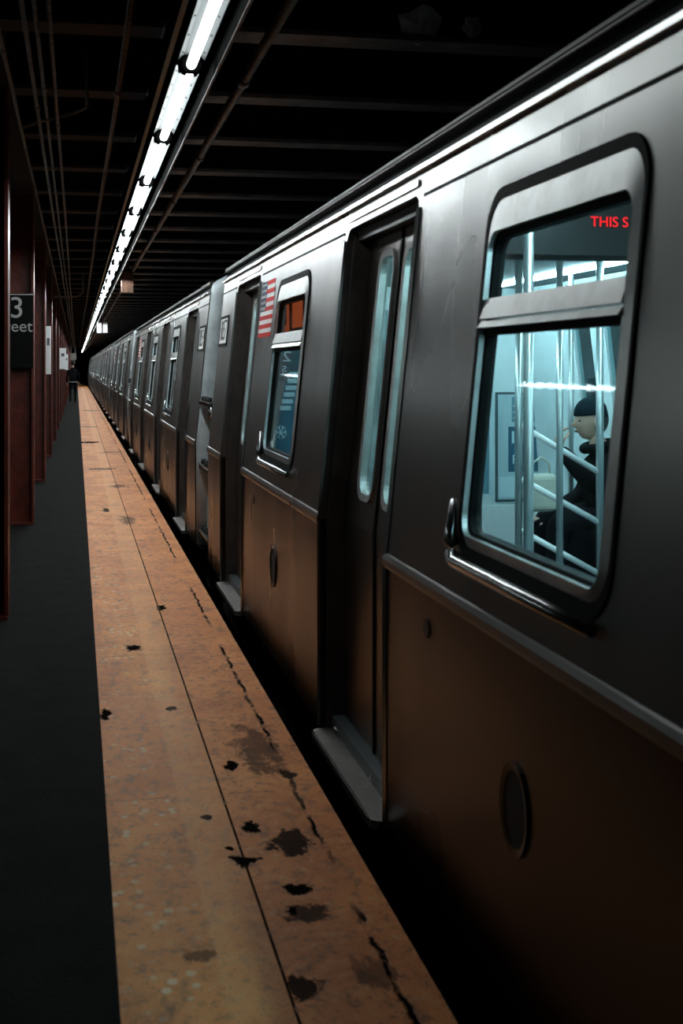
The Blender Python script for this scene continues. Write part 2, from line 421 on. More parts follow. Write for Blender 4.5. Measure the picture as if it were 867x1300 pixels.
for k in range(30):
    MB().tube([(.455, 5.38 + k * 3.36, H + 1.36), (.455, 5.38 + k * 3.36, BZ)], .008, 8).build('hanger_rod', 'trough', tr)
b = MB(); b.box(.340, .358, 3.0, yend, H + 1.194, H + 1.20); b.build('lower_lip', 'lip', tr)
b = MB(); b.box(.5545, .566, 3.0, yend, H + 1.1975, H + 1.20); b.build('lower_lip', 'lip', tr)
# the row across the island platform that the train windows mirror
far0 = fixture(9)
for i in range(30):
    o = far0 if i == 0 else copy_tree(far0); o.location = (-6.75, 6 + 1.68 * i, LZ)
    tag(o, 'fluorescent fixture over the other side of the platform, mirrored in the train windows', 'ceiling light', 'fluorescent fixtures over the far platform edge')

# ------------------------------------------------------------------ conduits
def pipe(x, z, r, y0, y1, m, lab, couple=3.1, wob=0):
    b = MB(); n = 24
    b.tube([(x + (random.uniform(-wob, wob) if 0 < k < n else 0), y0 + (y1 - y0) * k / n, z) for k in range(n + 1)], r, 8)
    y = y0 + 1.1
    while couple and y < min(y1, 70):
        b.tube([(x, y - .05, z), (x, y + .05, z)], r * 1.35, 8); y += couple
    o = b.build('conduit', m); tag(o, lab, 'conduit'); return o
pipe(-.205, H + 1.40, .010, 3, 120, 'pipe', 'thin grey conduit nearest the red columns under the ceiling', 3.1, .008)
pipe(-.16, H + 1.42, .009, 3, 120, 'pipe', 'middle one of three thin grey conduits above the columns side', 2.7, .008)
pipe(-.105, H + 1.40, .010, 3, 120, 'pipe', 'third thin grey conduit, between the column row and the lights', 3.6, .006)
pipe(.215, H + 1.46, .016, 3, 120, 'pipe_brown', 'brown conduit running just left of the fluorescent lights', 2.9, .012)
pipe(.825, H + 1.44, .026, 3, 120, 'pipe', 'thick grey conduit running just right of the fluorescent lights', 2.4)
pipe(-.395, H + 1.745, .013, 3, 120, 'pipe', 'thin pale conduit along the top of the red columns', 3.3)
b = MB(); b.tube([(-.30, 7.6, H + 1.36), (-.2, 7.6, H + 1.40), (.0, 7.55, H + 1.45), (.06, 7.5, H + 1.47), (.06, 7.5, BZ)], .010, 8)
tag(b.build('branch_conduit', 'pipe'), 'short slanting conduit crossing the three thin conduits', 'conduit')
b = MB(); b.tube([(-.42, 26, H + 1.37), (-.2, 26, H + 1.37), (.0, 26, H + 1.385), (.1, 26, H + 1.43), (.13, 26, H + 1.5), (.13, 26, BZ + .1)], .022, 8)
tag(b.build('branch_conduit', 'pipe'), 'curved conduit reaching from the columns towards the lights far off', 'conduit')
# small hanging things under the thick conduit
q = empty('junction_box', (.69, 18.2, H + 1.02)); tag(q, 'rusty box hanging beside the fluorescent lights', 'junction box')
MB().box(-.085, .085, -.07, .07, 0, .30, .008).build('box_body', 'rust', q); MB().box(-.02, .02, -.02, .02, .30, .42).build('hanger', 'rust', q)
q = empty('hanging_sign', (.69, 36, H + .93)); tag(q, 'small hanging sign of two white squares over the train side', 'sign')
MB().box(-.155, .155, .0, .03, -.02, .33, .006).build('backing', 'signblack', q)
for s_ in (-1, 1): MB().box(s_ * .08 - .062, s_ * .08 + .062, -.008, -.0005, .0, .31).build('white_square', 'paper', q)
for s_ in (-1, 1): MB().tube([(s_ * .12, .015, .325), (s_ * .12, .015, .87)], .01, 8).build('hanger', 'pipe', q)
q = empty('platform_sign', (-.17, 72, H + .38)); tag(q, 'grey hanging sign above the walking person at the far end', 'sign')
MB().box(-.16, .16, 0, .06, 0, .36, .01).build('sign_plate', 'pipe', q)
for s_ in (-1, 1): MB().tube([(s_ * .12, .03, .36), (s_ * .12, .03, 1.42)], .012, 8).build('hanger', 'pipe', q)
# peeled paint on the nearest beam
for (px, w, h, seed, lab) in ((1.86, .28, .22, 3, 'larger flake of pale peeling paint on the nearest ceiling beam'), (2.16, .13, .11, 9, 'smaller flake of pale peeling paint on the nearest ceiling beam')):
    random.seed(seed); b = MB(); n = 16
    rad = [random.uniform(.72, 1.12) for _ in range(n)]
    def P(k, s, off): 
        a = 2 * math.pi * k / n
        return Vector((math.cos(a) * w / 2 * rad[k] * s, off - .045 * (1 - s) - .03 * (1 - math.sin(a)) * s, math.sin(a) * h / 2 * rad[k] * s))
    cf = b.bm.verts.new((0, -.06, 0)); cb = b.bm.verts.new((0, -.05, 0))
    mid = b.loop([P(k, .55, -.01) for k in range(n)]); midb = b.loop([P(k, .55, 0) for k in range(n)])
    out = b.loop([P(k, 1, 0) for k in range(n)])
    for k in range(n):
        b.bm.faces.new((cf, mid[k], mid[(k + 1) % n])); b.bm.faces.new((cb, midb[(k + 1) % n], midb[k]))
        b.bm.faces.new((mid[k], out[k], out[(k + 1) % n], mid[(k + 1) % n])); b.bm.faces.new((midb[k], midb[(k + 1) % n], out[(k + 1) % n], out[k]))
    o = b.build('peeling_paint', 'flake'); o.location = (px, 6.965, BZ + .115); o.rotation_euler.x = R(48); tag(o, lab, 'peeling paint', 'peeling paint flakes')

# ------------------------------------------------------------------ subway car
PD = 3.97; HL = 7.615; XB = 1.051; ZBELT = .914; XC = 2.5; TILT = .1
CY0 = 3.025; CP = 16.31
def SX(z): return XB + TILT * max(0.0, z - ZBELT)
def S(y, z, off=0.0): return (SX(z) + off, y, z)
def SL(pts, off): return [S(y, z, off) for y, z in pts]
def fill(outline, holes, mapf, rim=.045):
    b = MB(); bm = b.bm; edges = []
    for lp in [outline] + holes:
        vs = [bm.verts.new((0, y, z)) for y, z in lp]
        for k in range(len(vs)): edges.append(bm.edges.new((vs[k], vs[(k + 1) % len(vs)])))
    bmesh.ops.triangle_fill(bm, use_beauty=True, use_dissolve=False, edges=edges, normal=(-1, 0, 0))
    if rim:
        be = [e for e in bm.edges if len(e.link_faces) == 1]
        r = bmesh.ops.extrude_edge_only(bm, edges=be)
        ex = {v for v in r['geom'] if isinstance(v, bmesh.types.BMVert)}
    else: ex = set()
    for v in bm.verts:
        x, y, z = mapf(v.co.y, v.co.z); v.co = Vector((x + (rim if v in ex else 0), y, z))
    for f in bm.faces:
        if any(v in ex for v in f.verts): f.material_index = 1
    return b
DOORS = [(-1.5 + k) * PD for k in range(4)]
WINS = [-PD, 0, PD]
DW, DT = .62, 2.185
WY, WZ0, WZ1 = .545, 1.055, 2.075
def make_car():
    car = empty('subway_car')
    E = HL - .06
    # upper side with notches for doors and holes for windows
    out = [(-E, ZBELT)]
    for d in DOORS:
        r = .07
        out += [(d - DW, ZBELT), (d - DW, DT - r)] + [(d - DW + r - r * math.cos(R(a)), DT - r + r * math.sin(R(a))) for a in (22.5, 45, 67.5, 90)]
        out += [(d + DW - r + r * math.sin(R(a)), DT - r + r * math.cos(R(a))) for a in (0, 22.5, 45, 67.5)] + [(d + DW, DT - r), (d + DW, ZBELT)]
    out += [(E, ZBELT), (E, 2.262), (-E, 2.262)]
    holes = [rrect(w - WY + .03, w + WY - .03, WZ0 + .03, WZ1 - .03, .09) for w in WINS]
    up = fill(out, holes, lambda y, z: S(y, z)).build('upper_side', ['steel', 'jamb'], car)
    # seam under the letterboard, broken at the doors
    xs = [-E] + [q for d in DOORS for q in (d - DW - .05, d + DW + .05)] + [E]
    for k in range(0, len(xs), 2):
        b = MB(); b.plate(SL([(xs[k], 2.168), (xs[k + 1], 2.168), (xs[k + 1], 2.180), (xs[k], 2.180)], -.0015), SL([(xs[k], 2.168), (xs[k + 1], 2.168), (xs[k + 1], 2.180), (xs[k], 2.180)], .001))
        b.build('letterboard_seam', 'rubber', up)
    # lower side
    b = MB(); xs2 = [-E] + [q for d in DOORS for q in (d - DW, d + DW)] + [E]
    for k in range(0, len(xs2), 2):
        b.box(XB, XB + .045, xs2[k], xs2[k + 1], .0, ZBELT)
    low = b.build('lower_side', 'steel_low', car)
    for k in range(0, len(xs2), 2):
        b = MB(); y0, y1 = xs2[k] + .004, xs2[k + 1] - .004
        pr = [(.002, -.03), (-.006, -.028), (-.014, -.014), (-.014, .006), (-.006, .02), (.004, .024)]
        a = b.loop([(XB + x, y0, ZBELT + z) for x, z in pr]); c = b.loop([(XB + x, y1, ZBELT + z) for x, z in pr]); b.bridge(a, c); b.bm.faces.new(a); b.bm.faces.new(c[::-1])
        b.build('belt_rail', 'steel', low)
    for w in WINS:      # round recessed access covers under the windows
        b = MB(); n = 28
        o1 = [(w + .10 * math.cos(R(a)), .50 + .115 * math.sin(R(a))) for a in range(0, 360, 12)]
        i1 = [(w + .08 * math.cos(R(a)), .50 + .095 * math.sin(R(a))) for a in range(0, 360, 12)]
        b.ring((SL(o1, -.008), SL(o1, .002)), (SL(i1, -.004), SL(i1, .002)))
        rg = b.build('access_cover', 'steel_low', low)
        b = MB(); b.plate(SL(i1, -.002), SL(i1, .001)); b.build('recess', 'under', rg)
        b = MB(); o1 = [(w + .82 + .03 * math.cos(R(a)), .78 + .03 * math.sin(R(a))) for a in range(0, 360, 24)]
        b.plate(SL(o1, -.004), SL(o1, .001)); b.build('key_lock', 'jamb', low)
    # drip rails and roof
    b = MB(); b.box(SX(2.262) - .018, SX(2.262) + .03, -E, E, 2.262, 2.286, .004); b.build('drip_rail', 'bright_steel', car)
    b = MB(); b.box(SX(2.29) + .03, SX(2.29) + .06, -E, E, 2.286, 2.35); b.build('rail_recess', 'under', car)
    b = MB(); b.box(SX(2.35) - .01, SX(2.35) + .05, -E, E, 2.346, 2.358, .003); b.box(SX(2.35) - .004, SX(2.35) + .05, -E, E, 2.362, 2.378, .003); b.build('roof_rail', 'jamb', car)
    prof = []
    for k in range(17):
        t = -1 + 2 * k / 16; prof.append((XC + t * (XC - SX(2.37) - .01), 2.37 + .30 * (1 - abs(t) ** 2.6)))
    b = MB(); a = b.loop([(x, -E, z) for x, z in prof]); c = b.loop([(x, E, z) for x, z in prof])
    for k in range(16):
        f = b.bm.faces.new((a[k], a[k + 1], c[k + 1], c[k])); f.smooth = True
    b.build('roof', 'roof', car)
    # ends
    for s_ in (-1, 1):
        ol = [(XB, .0), (XB, ZBELT), (SX(1.6), 1.6), (SX(2.25), 2.25)] + [(x, z) for x, z in prof[:9]]
        ol = ol + [(2 * XC - x, z) for x, z in ol[::-1][1:]]
        b = MB(); prev = None
        for k in range(6):
            a_ = R(18 * k); ins = .10 * (1 - math.cos(a_)); yy = HL - .10 + .10 * math.sin(a_)
            if k == 0: yy = HL - .0605
            if k == 0: continue
            lp = b.loop([(XC + (x - XC) * (1 - ins / 1.4), s_ * yy, z - ins * (.9 if z > 2.3 else 0)) for x, z in ol])
            if prev: b.bridge(prev, lp, True)
            prev = lp
        b.bm.faces.new(prev)
        ec = b.build('end_bulkhead', 'endgrey', car)
        b = MB(); b.box(XC - .42, XC + .42, s_ * (HL + .001) - .01, s_ * (HL + .001) + .01, .05, 2.05, .006); dd = b.build('storm_door', 'jamb', ec)
        b = MB(); b.box(XC - .2, XC + .2, s_ * (HL + .004) - .01, s_ * (HL + .004) + .01, 1.1, 1.8, .004); b.build('door_window', 'doorglass', dd)
        b = MB(); b.plate([(SX(z) + x, s_ * (HL + .012), z) for x, z in ((.13, .1), (.15, .1), (.15, ZBELT), (.15, 2.2), (.13, 2.2), (.13, ZBELT))], [(SX(z) + x, s_ * (HL - .01), z) for x, z in ((.13, .1), (.15, .1), (.15, ZBELT), (.15, 2.2), (.13, 2.2), (.13, ZBELT))]); b.build('corner_rib', 'endgrey', ec)
    # barrier bars across the gap in front of the near end
    for z in (1.28, .72, .13):
        b = MB(); b.box(XB + .03, XB + .09, -HL - .85, -HL + .02, z - .035, z + .02, .006)
        for k in range(4): b.tube([(XB + .06, -HL - .12 - .18 * k, z + .02), (XB + .06, -HL - .12 - .18 * k, z + .06)], .022, 8)
        gb = b.build('gap_barrier', 'under', car)
        b = MB(); b.box(XB + .02, XB + .035, -HL - .85, -HL, z + .012, z + .022); b.build('edge_strip', 'bright_steel', gb)
        if z > .5:
            b = MB(); b.sphere((XB + .05, -HL - .86, z - .06), (.02, .03, .05)); b.build('latch', 'bright_steel', gb)
    # doors
    for d in DOORS:
        b = MB()
        zs = [.0, ZBELT, DT - .02]
        for s_ in (-1, 1):
            for i in range(2):
                z0, z1 = zs[i], zs[i + 1]; y0, y1 = d + s_ * DW, d + s_ * (DW - .03)
                b.plate([S(y0, z0, .03), S(y1, z0, .03), S(y1, z1, .03), S(y0, z1, .03)], [S(y0, z0, .17), S(y1, z0, .17), S(y1, z1, .17), S(y0, z1, .17)])
        b.plate([S(d - DW, DT - .05, .046), S(d + DW, DT - .05, .046), S(d + DW, DT + .01, .046), S(d - DW, DT + .01, .046)], [S(d - DW, DT - .05, .15), S(d + DW, DT - .05, .15), S(d + DW, DT + .01, .15), S(d - DW, DT + .01, .15)])
        df = b.build('door_frame', 'jamb', car)
        b = MB(); o1 = rrect(d - DW - .022, d + DW + .022, .0, DT + .022, .06); i1 = rrect(d - DW, d + DW, .0, DT, .058)
        # raised lip round the opening (sides and head only)
        zs2 = [.0, ZBELT, DT - .05]
        for s_ in (-1, 1):
            b = MB()
            for i in range(2):
                z0, z1 = zs2[i], zs2[i + 1]; y0, y1 = d + s_ * (DW + .001), d + s_ * (DW + .022)
                b.plate([S(y0, z0, -.012), S(y1, z0, -.004), S(y1, z1, -.004), S(y0, z1, -.012)], [S(y0, z0, .02), S(y1, z0, .0), S(y1, z1, .0), S(y0, z1, .02)])
            b.build('opening_lip', 'steel', df)
        b = MB(); b.plate([S(d - DW + .03, DT + .03, -.008), S(d + DW - .03, DT + .03, -.008), S(d + DW - .03, DT + .055, -.008), S(d - DW + .03, DT + .055, -.008)],
                          [S(d - DW + .03, DT + .03, 0), S(d + DW - .03, DT + .03, 0), S(d + DW - .03, DT + .055, 0), S(d - DW + .03, DT + .055, 0)]); b.build('door_hood', 'bright_steel', df)
        for s_ in (-1, 1):
            o0 = .105
            ya, yb = sorted((d + s_ * .012, d + s_ * (DW - .032)))
            wa, wb = sorted((d + s_ * .095, d + s_ * .335))
            hol = rrect(wa, wb, 1.05, 2.045, .07)
            b = fill([(ya, ZBELT), (yb, ZBELT), (yb, DT - .05), (ya, DT - .05)], [hol], lambda y, z: S(y, z, o0), .03)
            lf = b.build('door_leaf', ['door_steel', 'jamb'], car)
            b = MB(); b.box(XB + o0, XB + o0 + .03, ya, yb, .01, ZBELT); b.build('lower_leaf', 'door_steel', lf)
            oo = rrect(wa - .022, wb + .022, 1.028, 2.067, .085); ii = rrect(wa + .006, wb - .006, 1.056, 2.039, .065)
            b = MB(); b.ring((SL(oo, o0 - .012), SL(oo, o0 + .0)), (SL(ii, o0 - .008), SL(ii, o0 + .02))); b.build('window_bezel', 'frame', lf)
            b = MB(); b.plate(SL(ii, o0 + .012), SL(ii, o0 + .016)); b.build('window_pane', 'doorglass', lf)
            y0, y1 = sorted((d, d + s_ * .012)); b = MB()
            b.box(XB + o0 - .008, XB + o0 + .03, y0, y1, .01, ZBELT)
            b.plate(SL([(y0, ZBELT), (y1, ZBELT), (y1, DT - .05), (y0, DT - .05)], o0 - .008), SL([(y0, ZBELT), (y1, ZBELT), (y1, DT - .05), (y0, DT - .05)], o0 + .03))
            b.build('door_seal', 'rubber', lf)
        # threshold plate with rounded corners
        b = MB(); r = .05; x0, x1 = 1.005, XB + .16
        po = [(x1, d - .60), (x0 + r, d - .60)] + [(x0 + r - r * math.sin(R(a)), d - .60 + r - r * math.cos(R(a))) for a in (30, 60, 90)] + [(x0 + r - r * math.cos(R(a)), d + .60 - r + r * math.sin(R(a))) for a in (0, 30, 60, 90)] + [(x1, d + .60)]
        b.plate([(x, y, -.004) for x, y in po], [(x, y, -.034) for x, y in po]); th = b.build('threshold', 'plate', car)
        b = MB(); b.box(x0 - .004, x0 + .006, d - .55, d + .55, -.02, .0, .003); b.build('bright_edge', 'bright_steel', th)
        for yy, sx in ((d + .52, .05), (d - .18, .02)):
            b = MB(); b.sphere((XB + .06, yy, .012), (.02, sx, .018)); b.build('guide_shoe', 'bright_steel', th)
    # windows
    for w in WINS:
        oo = rrect(w - WY + .01, w + WY, WZ0 - .012, WZ1 + .008, .12, 7)
        o2 = rrect(w - WY + .025, w + WY - .025, WZ0 + .025, WZ1 - .025, .10, 7)
        b = MB(); b.ring((SL(oo, -.006), SL(oo, .004)), (SL(o2, -.006), SL(o2, .02))); gk = b.build('window_gasket', 'rubber', car)
        ii = rrect(w - WY + .065, w + WY - .05, WZ0 + .055, WZ1 - .115, .055, 7)
        b = MB(); b.ring((SL(o2, -.003), SL(o2, .03)), (SL(ii, -.011), SL(ii, .04))); fr = b.build('window_frame', 'frame', car)
        i2 = rrect(w - WY + .075, w + WY - .06, WZ0 + .065, WZ1 - .135, .05, 7)
        b = MB(); b.ring((SL(ii, .005), SL(ii, .04)), (SL(i2, .008), SL(i2, .04))); b.build('inner_seal', 'rubber', fr)
        # transom of the tilting upper sash
        ya, yb = w - WY + .066, w + WY - .051
        b = MB()
        for z0, z1, o0 in ((1.715, 1.772, -.008), (1.690, 1.709, -.014)):
            b.plate([S(ya, z0, o0 - .008), S(yb, z0, o0 - .008), S(yb, z1, o0 + .004), S(ya, z1, o0 + .004)], SL([(ya, z0), (yb, z0), (yb, z1), (ya, z1)], .04))
        b.build('transom', 'frame', fr)
        b = MB(); b.plate(SL([(ya, 1.670), (yb, 1.670), (yb, 1.690), (ya, 1.690)], .0), SL([(ya, 1.670), (yb, 1.670), (yb, 1.690), (ya, 1.690)], .04)); b.build('transom_seal', 'rubber', fr)
        pu = [(ya, 1.772), (yb, 1.772)] + [p for p in ii if p[1] > 1.85]
        # order the points round the pane
        pu = [(yb, 1.772)] + [p for p in ii if p[1] > 1.85] + [(ya, 1.772)]
        b = MB(); b.plate(SL(pu, .018), SL(pu, .022)); b.build('upper_pane', 'glass', fr)
        low_pts = [p for p in ii if p[1] < 1.3]
        pl = [(ya, 1.69)] + low_pts + [(yb, 1.69)]
        b = MB(); b.plate(SL(pl, .018), SL(pl, .022)); b.build('lower_pane', 'glass', fr)
        # polished lip under the window
        z0 = WZ0 - .022
        pth = [(w - WY + .05, z0), (w, z0), (w + WY - .055, z0)] + [(w + WY - .055 + .065 * math.sin(R(a)), z0 + .065 - .065 * math.cos(R(a))) for a in (22, 45, 68, 90)] + [(w + WY + .011, z0 + .17)]
        b = MB(); b.tube([S(y, z, -.02) for y, z in pth], [.014] + [.020] * (len(pth) - 2) + [.010], 14); b.build('sill_lip', 'bright_steel', fr)
    # flag decal beside the last window
    b = MB(); y0, y1, z0, z1 = PD + .70, PD + 1.24, 1.765, 2.115
    b.plate(SL([(y0, z0), (y1, z0), (y1, z1), (y0, z1)], -.0015), SL([(y0, z0), (y1, z0), (y1, z1), (y0, z1)], .001)); fl = b.build('flag_decal', 'white', car)
    b = MB(); hs = (z1 - z0) / 13
    for k in range(7):
        za = z1 - (2 * k + 1) * hs; ye = y1 - .22 if k < 4 else y1
        b.plate(SL([(y0, za), (ye, za), (ye, za + hs), (y0, za + hs)], -.003), SL([(y0, za), (ye, za), (ye, za + hs), (y0, za + hs)], -.001))
    b.build('stripe_pattern', 'red', fl)
    b = MB(); za = z1 - 7 * hs; b.plate(SL([(y1 - .22, za), (y1, za), (y1, z1), (y1 - .22, z1)], -.003), SL([(y1 - .22, za), (y1, za), (y1, z1), (y1 - .22, z1)], -.001)); cn = b.build('canton', 'navy', fl)
    b = MB()
    for r_ in range(5):
        for c_ in range(6):
            yy, zz = y1 - .025 - c_ * .034, za + .02 + r_ * .037
            st = []
            for k in range(10):
                rr = .011 if k % 2 == 0 else .0045; a = math.pi / 2 + k * math.pi / 5; st.append((yy + rr * math.cos(a), zz + rr * math.sin(a)))
            b.plate(SL(st, -.0042), SL(st, -.002))
    b.build('star_pattern', 'white', cn)
    # destination sign behind the upper pane of the flag window
    b = MB(); b.box(1.20, 1.32, PD - .50, PD + .92, 1.70, 2.06, .006); ds = b.build('destination_sign', 'under', car)
    b = MB()
    random.seed(5)
    for (ya, yb, za, zb) in ((-.06, .26, 1.80, 1.94), (.40, .46, 1.76, 1.95), (.5, .54, 1.74, 1.82)):
        y = PD + ya
        while y < PD + yb:
            z = za
            while z < zb:
                b.box(1.196, 1.2002, y, y + .022, z, z + .015); z += .017
            y += .024
    b.build('led_pattern', 'led_orange', ds)
    # interior
    b = MB(); b.box(XB + .05, 2 * XC - XB - .05, -HL + .08, HL - .08, -.05, .05); b.build('cabin_floor', 'infloor', car)
    b = MB(); b.box(1.33, 3.66, -HL + .1, HL - .1, 2.24, 2.27)
    b.box(1.24, 1.30, -HL + .1, HL - .1, 2.20, 2.27); b.build('cabin_ceiling', 'indark', car)
    for x in (1.66, 3.26):
        b = MB(); b.box(x - .022, x + .022, -HL + .3, HL - .3, 2.21, 2.235, .008); b.build('light_strip', 'strip', car)
    FX = 2 * XC - XB - .10
    outl = [(-HL + .09, .05), (HL - .09, .05), (HL - .09, 2.24), (-HL + .09, 2.24)]
    hs_ = [rrect(w - .55, w + .55, 1.05, 1.98, .08) for w in WINS] + [rrect(d + s_ * .3 - .17, d + s_ * .3 + .17, 1.05, 1.98, .07) for d in DOORS for s_ in (-1, 1)]
    b = fill(outl, hs_, lambda y, z: (FX - .12 * max(0, z - 1), y, z), .05); fw = b.build('far_wall', ['inwall', 'inwall'], car)
    for hp in hs_:
        b = MB(); b.plate([(FX + .02 - .12 * max(0, z - 1), y, z) for y, z in hp], [(FX + .025 - .12 * max(0, z - 1), y, z) for y, z in hp]); b.build('far_pane', 'glass', fw)
    b = MB(); b.box(FX + .07, FX + .1, -HL + .06, HL - .06, 0, .9); b.box(FX - .14, FX - .06, -HL + .06, HL - .06, 2.1, 2.4); b.build('far_side', 'steel_low', car)
    for k, w in enumerate(WINS):
        y0, y1 = w - 1.33, w + 1.33
        b = MB(); b.box(FX - .50, FX - .06, y0, y1, .42, .48, .02, 2); b.box(FX - .12, FX - .02, y0, y1, .48, .92, .02, 2); b.box(FX - .46, FX - .05, y0 + .04, y1 - .04, .05, .42)
        b.build('bench', 'seat', car)
        b = MB(); b.box(XB + .10, XB + .50, y0, y1, .42, .48, .02, 2); b.box(XB + .07, XB + .14, y0, y1, .48, .90, .02, 2); b.build('bench', 'seat', car)
        for yy in (w - .5, w + .9):
            b = MB(); b.tube([(XC, yy, .05), (XC, yy, 2.24)], .019, 10); b.build('grab_pole', 'pole', car)
        for yy in (w - 1.36, w + 1.36):
            b = MB(); b.tube([(FX - .55, yy, .05), (FX - .55, yy, 2.24)], .019, 10); b.build('grab_pole', 'pole', car)
            b = MB(); b.tube([(XB + .52, yy, .05), (XB + .52, yy, 2.24)], .019, 10); b.build('grab_pole', 'pole', car)
        b = MB(); b.tube([(FX - .55, y0, 1.95), (FX - .55, y1, 1.95)], .016, 8); b.build('hand_rail', 'pole', car)
    def slab(b, x1, y0, y1):
        pts = [(SX(.05) + .05, .05), (x1, .05), (x1, 2.24), (SX(2.24) + .05, 2.24), (SX(ZBELT) + .05, ZBELT)]
        b.plate([(x, y0, z) for x, z in pts], [(x, y1, z) for x, z in pts])
    b = MB(); slab(b, FX - .14, HL - .22, HL - .18); b.build('inner_bulkhead', 'inwall', car)
    b = MB(); slab(b, FX - .14, -HL + .18, -HL + .22); b.build('inner_bulkhead', 'inwall', car)
    b = MB(); b.box(XC - .40, XC + .40, HL - .235, HL - .2205, .06, 2.05, .004); ed = b.build('end_door', 'seat', car)
    b = MB(); b.box(XC - .2, XC + .2, HL - .24, HL - .2355, 1.1, 1.8); b.build('end_door_window', 'indark', ed)
    # underframe and running gear
    b = MB(); b.box(XB + .12, 2 * XC - XB - .12, -HL + .1, HL - .1, -.4, -.052)
    for s_ in (-1, 1):
        b.box(XB + .45, 2 * XC - XB - .45, s_ * 5.2 - 1.2, s_ * 5.2 + 1.2, -.95, -.4, .03)
        for yy in (-.9, .9):
            for xx in (XC - .75, XC + .75): b.tube([(xx - .06, s_ * 5.2 + yy, -1.03), (xx + .06, s_ * 5.2 + yy, -1.03)], .42, 20)
    b.box(XB + .3, 2 * XC - XB - .3, -2.4, 2.4, -.9, -.4, .02)
    b.build('underframe', 'under', car)
    return car

def plate(car, y, num):
    b = MB(); z0, z1 = 1.745, 1.985; w = .27
    q = rrect(y - w, y + w, z0, z1, .02, 3); q2 = rrect(y - w + .022, y + w - .022, z0 + .022, z1 - .022, .01, 3)
    b.ring((SL(q, -.006), SL(q, .001)), (SL(q2, -.006), SL(q2, .001))); p = b.build('number_plate', 'rubber', car)
    b = MB(); b.plate(SL(q2, -.003), SL(q2, .001)); b.build('plate_face', 'white', p)
    zc = (z0 + z1) / 2; up = (TILT, 0, 1)
    text('digits', num, .235, 'signblack', S(y, zc - .002, -.0035), (0, -1, 0), up, p, .001, ax=.86)

car0 = make_car()
# extra fittings of every car: moving message sign
NC = 8
cars = []
names = ['nearest silver subway car with the passenger window filling the right side',
         'second silver subway car, just past the grey gap behind the flag', 'third silver subway car along the platform', 'fourth silver subway car along the platform',
         'fifth silver subway car far down the platform', 'sixth silver subway car far down the platform', 'seventh silver subway car near the vanishing point', 'eighth silver subway car at the far end of the train']
for i in range(NC):
    c = car0 if i == 0 else copy_tree(car0)
    c.location = (0, CY0 + CP * i, -.02 if i == 1 else 0)
    tag(c, names[i], 'subway car', 'subway cars of the train'); cars.append(c)
plate(cars[0], HL - .36, '8857'); plate(cars[1], -HL + .40, '8859')

# things belonging to the first car's cabin only
c1 = cars[0]
def L(y): return y - CY0
b = MB(); b.box(1.55, 2.75, L(4.6), L(4.75), 1.99, 2.24, .01); ls = b.build('message_sign', 'under', c1)
text('led_text', 'THIS S', .055, 'led_red', (1.968, L(4.6) - .004, 2.125), (1, 0, 0), (0, 0, 1), ls, .001, ax=1.0)
# guard of three slanting bars at the end of the seat
b = MB(); b.tube([(3.19, L(7.6), .05), (3.19, L(7.6), 2.24)], .024, 12); gp = b.build('seat_guard', 'pole', c1)
b = MB(); b.tube([(2.66, L(7.6), .05), (2.66, L(7.6), 2.24)], .024, 12); b.build('guard_post', 'pole', gp)
for xa, za, xb, zb in ((2.66, 1.23, 3.19, .92), (2.66, .90, 3.19, .61), (2.66, .585, 3.19, .29)):
    b = MB(); b.tube([(xa, L(7.6), za), (xb, L(7.6), zb)], .019, 10); b.build('guard_bar', 'lipwhite', gp)
# framed map and advertisements on the inner end wall
yw = L(10.42)
def flat(name, x0, x1, z0, z1, m, y=yw, t=.01, parent=c1):
    b = MB(); b.box(x0, x1, y - t, y, z0, z1); return b.build(name, m, parent)
mp = flat('map_frame', 3.44, 3.84, .45, 1.37, 'indark', yw, .012)
flat('map_sheet', 3.46, 3.82, .47, 1.35, 'poster_pale', yw - .012, .003, mp)
flat('blue_panel', 3.55, 3.81, .70, 1.08, 'poster_blue', yw - .0155, .002, mp)
flat('dark_panel', 3.58, 3.80, 1.12, 1.33, 'poster_teal', yw - .0155, .002, mp)
flat('white_panel', 3.47, 3.80, .49, .66, 'poster_line', yw - .0155, .002, mp)
text('poster_word', 'Park', .11, 'poster_line', (3.68, yw - .019, .80), (1, 0, 0), (0, 0, 1), mp, .001)
for k in range(5): flat('poster_bar', 3.58 + .04 * k, 3.60 + .04 * k, .94, 1.04, 'poster_line', yw - .018, .001, mp)
for k in range(3):
    b = MB(); b.tube([(3.59, yw - .02, 1.15 + .05 * k), (3.78, yw - .02, 1.22 + .04 * k)], .005, 6); b.build('map_line', 'poster_line', mp)
flat('brightening_panel', 3.05, 3.84, .06, .42, 'paper', yw, .012)  # white panel added to paint brighter light low on the end wall
dw = flat('dark_window', 3.12, 3.38, .52, 1.37, 'poster_teal', yw, .012); flat('window_post', 3.385, 3.425, .50, 1.39, 'poster_line', yw, .014)
